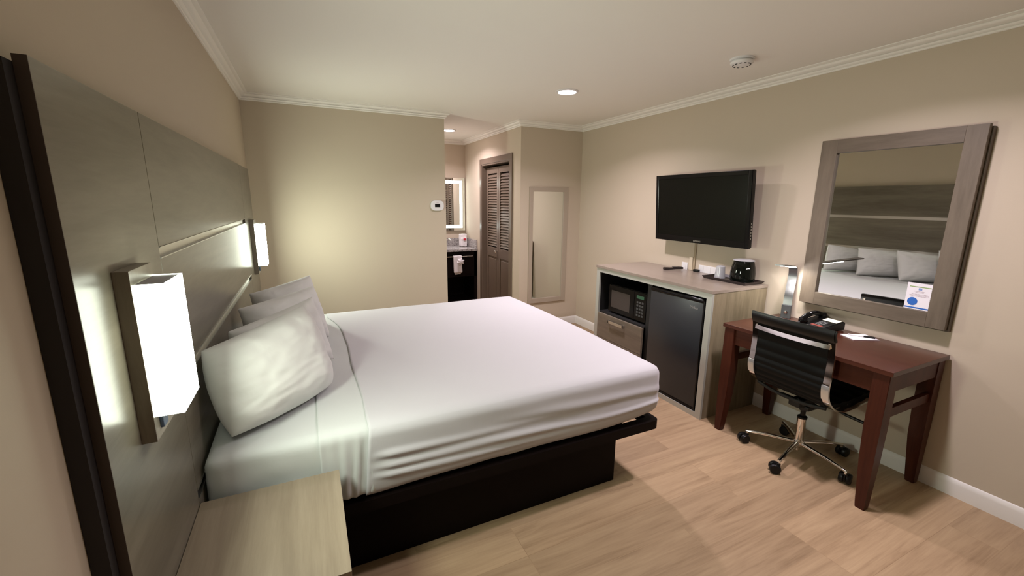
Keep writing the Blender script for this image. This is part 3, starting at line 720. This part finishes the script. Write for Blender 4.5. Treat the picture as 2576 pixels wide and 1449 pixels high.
# local: x away from user (towards wall), y left
b = B(); b.prism([(-.10, .004), (.10, .004), (.10, .052), (.08, .058), (-.085, .030), (-.10, .022)], -.088, .088, 'y', .004)
b.build('phone_base', M_BLK, ph, True, M=Mp)
def slope(x): return .030+(x+.085)/.165*.028
sl = math.atan2(.028, .165)
def onslope(x, y, h=.0005): return Mp @ Matrix.Translation((x, y, slope(x)+h)) @ Matrix.Rotation(-sl, 4, 'Y')
B().box(-.024, .024, -.045, .045, 0, .0012).build('index_card', mat('cream_card', (.72, .70, .58), .6), ph, M=onslope(.052, -.036))
b = B()
for i in range(4):
    for j in range(3): b.box(-.04+i*.017, -.029+i*.017, -.024+j*.018, -.011+j*.018, 0, .003, .0008)
b.build('keypad', mat('grey_phone_keys', (.11, .11, .11), .5), ph, M=onslope(-.018, -.030))
B().box(-.010, .010, -.035, .035, 0, .0015).build('red_label', mat('dull_red', (.18, .03, .02), .5), ph, M=onslope(-.072, -.030))
b = B(); hs_ = smooth_pts([(-.105, .052, .052), (-.085, .052, .060), (-.05, .052, .078), (0, .052, .086), (.05, .052, .080), (.085, .052, .066), (.10, .052, .060)], 5)
b.tube(hs_, .0165, 14)
b.lathe([(.024, 0), (.027, .008), (.024, .020), (.016, .028)], n=20, M=Matrix.Translation((-.085, .052, .033))).lathe([(.024, 0), (.027, .008), (.024, .020), (.016, .028)], n=20, M=Matrix.Translation((.085, .052, .058)) @ Matrix.Rotation(0, 4, 'Y'))
b.build('handset', M_TV, ph, True, M=Mp)
cl = [(-.10, .055, .04), (-.125, .06, .02), (-.13, .08, .008), (-.09, .105, .006), (0, .11, .006), (.06, .095, .008)]
B().tube(smooth_pts(cl), .004, 8).build('handset_cord', M_BLK, ph, True, M=Mp)

np_ = B().box(-.075, .075, -.055, .055, 0, .0035, .0005).build('notepad', M_PAPER, M=Matrix.Translation((3.405, .235, dz+.0003)) @ Matrix.Rotation(math.radians(-28), 4, 'Z'))
tag(np_, 'small white notepad on the desk to the right of the telephone', 'notepad')
pn = thing('pen', 'black and white pen lying across the notepad', 'pen', (3.41, .215, dz+.008))
Mq = Matrix.Translation((3.42, .222, dz+.0085)) @ Matrix.Rotation(math.radians(-62), 4, 'Z')
B().tube([(-.075, 0, 0), (-.068, 0, 0), (.0, 0, 0)], .0042, 12).build('pen_body', M_WHITE, pn, True, M=Mq)
lab(B().tube([(.0, 0, 0), (.055, 0, 0)], .0050, 12).box(.005, .05, -.0015, .0015, .004, .0065).build('pen_cap', M_BLK, pn, True, M=Mq), 'black cap')

# ------------------------------------------------------------------ framed mirror
fm = thing('framed_mirror', 'large mirror with wide driftwood-brown frame above the desk', 'mirror', (W-.03, .27, 1.43))
ma, mb, mz0_, mz1_ = -.108, .645, .905, 1.955; ia, ib2, iz0, iz1 = -.026, .553, .987, 1.874
for nm, bx_, m_ in (('side', (ib2, mb, mz0_, mz1_), M_MIRFV), ('side', (ma, ia, mz0_, mz1_), M_MIRFV), ('top', (ia, ib2, iz1, mz1_), M_MIRF), ('bottom', (ia, ib2, mz0_, iz0), M_MIRF)):
    B().box(3.462, 3.492, bx_[0], bx_[1], bx_[2], bx_[3], .0015).build('frame_'+nm, m_, fm)
B().box(3.493, W-.001, ma-.007, mb-.008, mz0_-.010, mz1_-.012).build('back_frame', mat('dark_frame_edge', (.10, .075, .05), .6), fm)
B().box(3.481, 3.4925, ia-.004, ib2+.004, iz0-.004, iz1+.004).build('mirror_glass', M_MIRROR, fm)
sg = thing('notice_card', 'small white printed card with blue disc at lower right corner of the framed mirror', 'sign', (3.480, .033, 1.06))
sx = 3.4795; sy0, sy1, sz0, sz1 = -.024, .086, .989, 1.136
B().box(sx, sx+.001, sy0, sy1, sz0, sz1).build('card', M_PAPER, sg)
def pr(u0, u1, v0, v1, m_, nm):  # fractions from left (+y) and from bottom
    return B().box(sx-.0006, sx-.0001, sy1-(sy1-sy0)*u1, sy1-(sy1-sy0)*u0, sz0+(sz1-sz0)*v0, sz0+(sz1-sz0)*v1).build(nm, m_, sg)
pr(.10, .96, .845, .875, M_GREEN, 'green_line'); pr(.46, .60, .74, .82, M_LBLUE, 'emblem')
pr(.03, .97, .035, .085, M_BLUE, 'blue_line')
b = B()
for k, (u0, u1, v) in enumerate(((.30, .74, .68), (.36, .70, .64), (.22, .86, .57), (.14, .92, .53), (.20, .84, .49))):
    u = u0; i = 0
    while u < u1-.01:
        l = min([.05, .09, .07, .11, .04][(i*3+k) % 5], u1-u); i += 1
        b.box(sx-.0006, sx-.0001, sy1-(sy1-sy0)*(u+l-.012), sy1-(sy1-sy0)*u, sz0+(sz1-sz0)*v, sz0+(sz1-sz0)*(v+.018)); u += l
b.build('printed_text', M_GREY, sg)
b = B().lathe([(.0225, 0), (.0225, .0006)], n=40, M=Matrix.Translation((sx-.0001, sy1-(sy1-sy0)*.30, sz0+.043)) @ Matrix.Rotation(-pi/2, 4, 'Y'))
b.build('blue_disc', M_BLUE, sg)

# tall wall mirror on the far wall
tm = thing('tall_wall_mirror', 'narrow full-length mirror in a beige frame on the far wall, left of the room corner', 'mirror', (3.07, D, 1.02))
A0, A1, a0, a1 = 2.803, 3.333, 2.852, 3.272
Z0, Z1, q0, q1 = .327, 1.724, .384, 1.672
B().box(A0, a0, D-.022, D, Z0, Z1, .002).build('frame_side', M_BEIGEF, tm); B().box(a1, A1, D-.022, D, Z0, Z1, .002).build('frame_side', M_BEIGEF, tm)
B().box(a0, a1, D-.022, D, q1, Z1, .002).build('frame_top', M_BEIGEF, tm); B().box(a0, a1, D-.022, D, Z0, q0, .002).build('frame_bottom', M_BEIGEF, tm)
B().box(a0-.003, a1+.003, D-.009, D-.004, q0-.003, q1+.003).build('mirror_glass', M_MIRROR, tm)

# ------------------------------------------------------------------ desk chair
ccx, ccy = 3.115, .325
ch = thing('desk_chair', 'black ribbed swivel chair with chrome frame and castors pulled up to the desk', 'chair', (ccx, ccy, 0))
MC = Matrix.Translation((ccx, ccy, 0)) @ Matrix.Rotation(math.radians(-1.5), 4, 'Z')
prof = smooth_pts([(-.243, 0, .888), (-.222, 0, .77), (-.222, 0, .66), (-.226, 0, .585), (-.205, 0, .515), (-.150, 0, .462), (-.085, 0, .432), (0, 0, .428), (.12, 0, .437), (.25, 0, .452), (.285, 0, .450)], 6)
pr2 = [(p.x, p.z) for p in prof]
for s in (-1, 1):
    b = B(); yy = s*.218; b.ribbon(pr2, yy-.017, yy+.017, .010); f_ = b.build('side_frame', M_CHROME, ch, True, M=MC)
    b = B(); seg = [q for q in pr2 if .515 < q[1] < .62 and q[0] < -.19]
    b.ribbon([(q[0]-.007, q[1]) for q in seg], yy-.019, yy+.019, .006); lab(b.build('arm_cover_plate', mat('satin_steel', (.72, .74, .76), .25, .7), f_, M=MC), 'pale steel cover plate')
# upholstered sling: back, headroll, seat
bk = smooth_pts([(-.236, 0, .896), (-.215, 0, .77), (-.214, 0, .66), (-.214, 0, .585), (-.190, 0, .510), (-.165, 0, .480)], 16)
b = B(); b.ribbon([(p.x, p.z) for p in bk], -.200, .200, .022, lambda k: .0055*abs(math.sin(k*pi/9))-.002, 0, 10); br_ = b.build('backrest', M_CHAIR, ch, True, M=MC)
b = B(); hr = smooth_pts([(-.234, 0, .856), (-.244, 0, .874), (-.250, 0, .900), (-.247, 0, .919)], 6)
b.ribbon([(p.x, p.z) for p in hr], -.238, .238, .022, None, .012, 12); bmesh.ops.bevel(b.bm, geom=[e for e in b.bm.edges if e.calc_face_angle(0) > 1.0], offset=.006, segments=2, affect='EDGES')
b.build('head_roll', mat('black_vinyl_roll', (.006, .0063, .006), .33, spec=.4), ch, True, M=MC)
b = B(); b.ribbon([(-.238, .836), (-.240, .811)], -.212, .212, .008, None, .022, 16); lab(b.build('back_crossbar', M_CHROME, ch, True, M=MC), 'chrome crossbar behind the backrest')
se = smooth_pts([(-.175, 0, .482), (-.13, 0, .462), (-.07, 0, .448), (.05, 0, .446), (.18, 0, .456), (.27, 0, .462), (.30, 0, .448), (.305, 0, .425)], 12)
b = B(); b.ribbon([(p.x, p.z) for p in se], -.200, .200, .024, lambda k: .005*abs(math.sin(k*pi/9))-.002, 0, 6); b.build('seat', M_CHAIR, ch, True, M=MC)
b = B(); b.tube(smooth_pts([(-.16, -.20, .452), (-.17, -.1, .436), (-.17, 0, .432), (-.17, .1, .436), (-.16, .20, .452)]), .011, 10).tube([(.16, -.205, .425), (.16, .205, .425)], .010, 10)
b.box(-.11, .14, -.035, .035, .360, .405, .012).box(-.05, .05, -.055, .055, .335, .365, .012).tube([(-.16, -.05, .43), (-.06, -.03, .385)], .014, 8).tube([(-.16, .05, .43), (-.06, .03, .385)], .014, 8).tube([(.16, -.08, .425), (.09, -.02, .39)], .012, 8).tube([(.16, .08, .425), (.09, .02, .39)], .012, 8)
b.lathe([(.022, .315), (.024, .34)], n=20)
b.lathe([(.030, 0), (.032, .03), (.028, .045)], n=20, M=Matrix.Translation((.12, 0, .385)) @ Matrix.Rotation(pi/2, 4, 'Y'))
mech = b.build('tilt_mechanism', M_BLKM, ch, True, M=MC)
lab(B().tube([(.03, -.05, .378), (.05, -.15, .372), (.055, -.20, .368)], .005, 8).tube([(.054, -.19, .369), (.075, -.315, .355)], .009, 10).build('height_lever', M_BLK, mech, True, M=MC), 'black height lever')
lab(B().lathe([(.014, .20), (.014, .335)], n=20).lathe([(.0265, .262), (.0265, .274), (.018, .280)], n=28).build('gas_lift', M_BLK, ch, True, M=MC), 'black piston')
B().lathe([(.012, .045), (.014, .065), (.018, .068), (.025, .085), (.0255, .262)], n=28).lathe([(.030, .078), (.034, .085), (.034, .112), (.030, .118)], n=28).build('column', M_CHROME, ch, True, M=MC)
for k in range(5):
    a = math.radians(121.5+72*k)
    dx_, dy_ = math.cos(a), math.sin(a)
    Mk = MC @ Matrix.Rotation(a, 4, 'Z')
    b = B(); b2 = bmesh.new(); rings = []
    for r_, z_, hw, hh in ((.025, .099, .017, .013), (.17, .092, .013, .011), (.285, .080, .0105, .0085), (.292, .078, .0095, .007)):
        rings.append([b2.verts.new((r_, hw*math.cos(q), z_+hh*math.sin(q))) for q in [2*pi*i/12 for i in range(12)]])
    for p_, q_ in zip(rings, rings[1:]):
        for i in range(12): b2.faces.new((p_[i], p_[(i+1) % 12], q_[(i+1) % 12], q_[i]))
    b2.faces.new(rings[0][::-1]); b2.faces.new(rings[-1]); bmesh.ops.recalc_face_normals(b2, faces=b2.faces[:]); b.add(b2)
    b.lathe([(.0085, .064), (.0085, .086)], (.283, 0, 0), 14)
    lg = b.build('base_leg', M_CHROME, ch, True, M=Mk)
    b = B(); sw = math.radians((40, -60, 110, 20, -130)[k])
    Mw = Mk @ Matrix.Translation((.283, 0, 0)) @ Matrix.Rotation(sw, 4, 'Z') @ Matrix.Translation((.018, 0, 0))
    for s in (-1, 1):
        b.lathe([(.004, 0), (.026, .001), (.0305, .005), (.0305, .019), (.026, .025), (.004, .026)], n=24, M=Matrix.Translation((0, s*.004, .0308)) @ Matrix.Rotation(-s*pi/2, 4, 'X'))
    b.box(-.028, .012, -.0035, .0035, .024, .062, .003).box(-.026, -.004, -.014, .014, .052, .066, .004)
    b.tube([(-.0, -.022, .0308), (0, .022, .0308)], .006, 8)
    b.build('castor', M_BLK, lg, True, M=Mw)

# ------------------------------------------------------------------ vanity in the passage
vx0, vx1, vy0, vy1 = 1.83, Cx-.003, 4.80, D3-.003
vn = thing('vanity_cabinet', 'dark espresso vanity with open shelf at the end of the passage', 'vanity', (2.3, 5.05, 0))
B().box(vx0, vx1-.0, vy0+.02, vy0+.04, .455, .8305).build('front_panel', M_BED, vn)
B().box(vx1-.045, vx1, vy0+.02, vy1, 0, .8305).build('side_panel', M_BED, vn); B().box(vx0, vx0+.03, vy0+.02, vy1, 0, .8305).build('side_panel', M_BED, vn)
B().box(vx0+.03, vx1-.045, vy0+.03, vy1, .06, .085).build('shelf', M_BED, vn)
B().box(vx0+.03, vx1-.045, vy1-.02, vy1, .085, .8305).build('back_panel', M_BED, vn)
ct = thing('granite_countertop', 'grey speckled granite countertop with backsplash on the dark vanity', 'countertop', (2.3, 5.05, .831))
B().box(vx0, vx1, vy0-.005, vy1, .831, .862, .003).build('slab', M_GRAN, ct)
B().box(vx0, vx1-.020, vy1-.018, vy1, .8625, .985, .002).build('backsplash', M_GRAN, ct); B().box(vx1-.019, vx1, vy0+.01, vy1, .8625, .990, .002).build('backsplash', M_GRAN, ct)
b = B().lathe([(.20, .0007), (.205, .003), (.198, .006), (.190, .004), (.15, .0006)], (2.27, 5.03, .862), 48, cap=False)
b.build('sink_rim', mat('grey_sink_rim', (.33, .32, .31), .25), ct, True)
fc = thing('faucet', 'small chrome faucet at the back of the granite countertop', 'faucet', (2.33, 5.2, .8625))
B().lathe([(.024, 0), (.022, .012), (.014, .02), (.013, .10)], (2.345, 5.24, .8625), 20).tube(smooth_pts([(2.345, 5.24, .95), (2.352, 5.22, .985), (2.366, 5.17, .99), (2.378, 5.12, .960)]), .011, 12).build('spout', M_CHROME, fc, True)
B().tube([(2.345, 5.245, .962), (2.375, 5.23, 1.0)], .006, 8).build('handle', M_CHROME, fc, True)
tw = thing('towel_pack', 'folded white washcloths with a red tag standing on the granite countertop', 'towels', (2.60, 5.19, .8625))
def cloth_block(x0, x1, y0, y1, z0_, z1_, seed, r=.012):
    return round_box(x0, x1, y0, y1, z0_, z1_, (r, r, r), 16, 10, 18, lambda p, n: p+n*(.004*N3(p.x*30+seed, p.y*30, p.z*30)+.002*N3(p.x*80, p.y*80, p.z*80+seed)))
cloth_block(2.540, 2.655, 5.16, 5.22, .8645, 1.055, 1).build('washcloth', M_TOWEL, tw, 'all'); cloth_block(2.550, 2.645, 5.125, 5.158, .8645, 1.00, 5).build('washcloth', M_TOWEL, tw, 'all')
lab(B().box(2.583, 2.623, 5.112, 5.121, .960, .992).build('tag', M_RED, tw), 'small red tag')
tb = thing('towel_bar', 'chrome towel bar across the front of the dark vanity', 'towel bar', (2.3, vy0, .76))
B().tube([(1.95, vy0-.035, .762), (2.60, vy0-.035, .762)], .006, 10).tube([(2.585, vy0-.035, .762), (2.585, vy0+.018, .762)], .007, 10).tube([(1.965, vy0-.035, .762), (1.965, vy0+.018, .762)], .007, 10).build('bar', M_CHROME, tb, True)
htw = thing('hand_towel', 'white hand towel with a rosette fold draped over the vanity towel bar', 'towel', (2.38, vy0-.04, .64))
def dt(p, n): return p+n*(.004*N3(p.x*22, p.y*22, p.z*9)+.003*math.sin(p.x*60)*(.78-p.z)*4)
round_box(2.300, 2.425, vy0-.062, vy0-.043, .530, .775, (.008, .008, .008), 20, 6, 30, dt).build('towel_front', M_TOWEL, htw, 'all')
round_box(2.325, 2.415, vy0-.028, vy0-.012, .500, .770, (.007, .007, .007), 20, 5, 30, dt).build('towel_back', M_TOWEL, htw, 'all')
B().box(2.302, 2.423, vy0-.060, vy0-.014, .7645, .777, .003).build('towel_fold', M_TOWEL, htw)
b = B()
for k in range(7):
    a = k*2*pi/7; b.add(round_box(-.022, .022, -.010, .010, -.014, .014, (.009, .009, .009), 8, 6, 8, lambda p, n: p+n*.002*N3(p.x*60+k, p.y*60, p.z*60)).bm if False else bmesh.new())
bmr = bmesh.new(); bmesh.ops.create_icosphere(bmr, subdivisions=4, radius=1)
for v in bmr.verts:
    r_ = 1+.28*math.sin(math.atan2(v.co.z, v.co.x)*6+2*v.co.y)*(1-v.co.y*v.co.y)+.15*N3(v.co.x*3, v.co.y*3, v.co.z*3)
    v.co = Vector((2.400+v.co.x*.045*r_, vy0-.078+v.co.y*.020, .695+v.co.z*.040*r_))
B().add(bmr).build('rosette', M_TOWEL, htw, 'all')
vm = thing('lit_vanity_mirror', 'rectangular mirror with glowing white border above the granite countertop', 'mirror', (2.35, D3, 1.5))
mx0, mx1, n0, n1 = 1.92, 2.672, 1.100, 1.896; yv = D3-.03
B().box(mx0+.01, mx1-.01, yv, D3, n0+.01, n1-.01).build('housing', M_WHITE, vm)
B().box(mx0, mx1, yv-.005, yv-.0002, n0, n1, .001).build('mirror_glass', M_MIRROR, vm)
i_, o_ = .085, .042
b = B().box(mx0+o_, mx1-o_, yv-.0058, yv-.0052, n1-i_, n1-o_).box(mx0+o_, mx1-o_, yv-.0058, yv-.0052, n0+o_, n0+i_).box(mx1-i_, mx1-o_, yv-.0058, yv-.0052, n0+i_, n1-i_).box(mx0+o_, mx0+i_, yv-.0058, yv-.0052, n0+i_, n1-i_)
lab(b.build('light_band', M_BAND, vm), 'glowing frosted border')
for o in bpy.data.objects:
    if o.type == 'LIGHT': pass
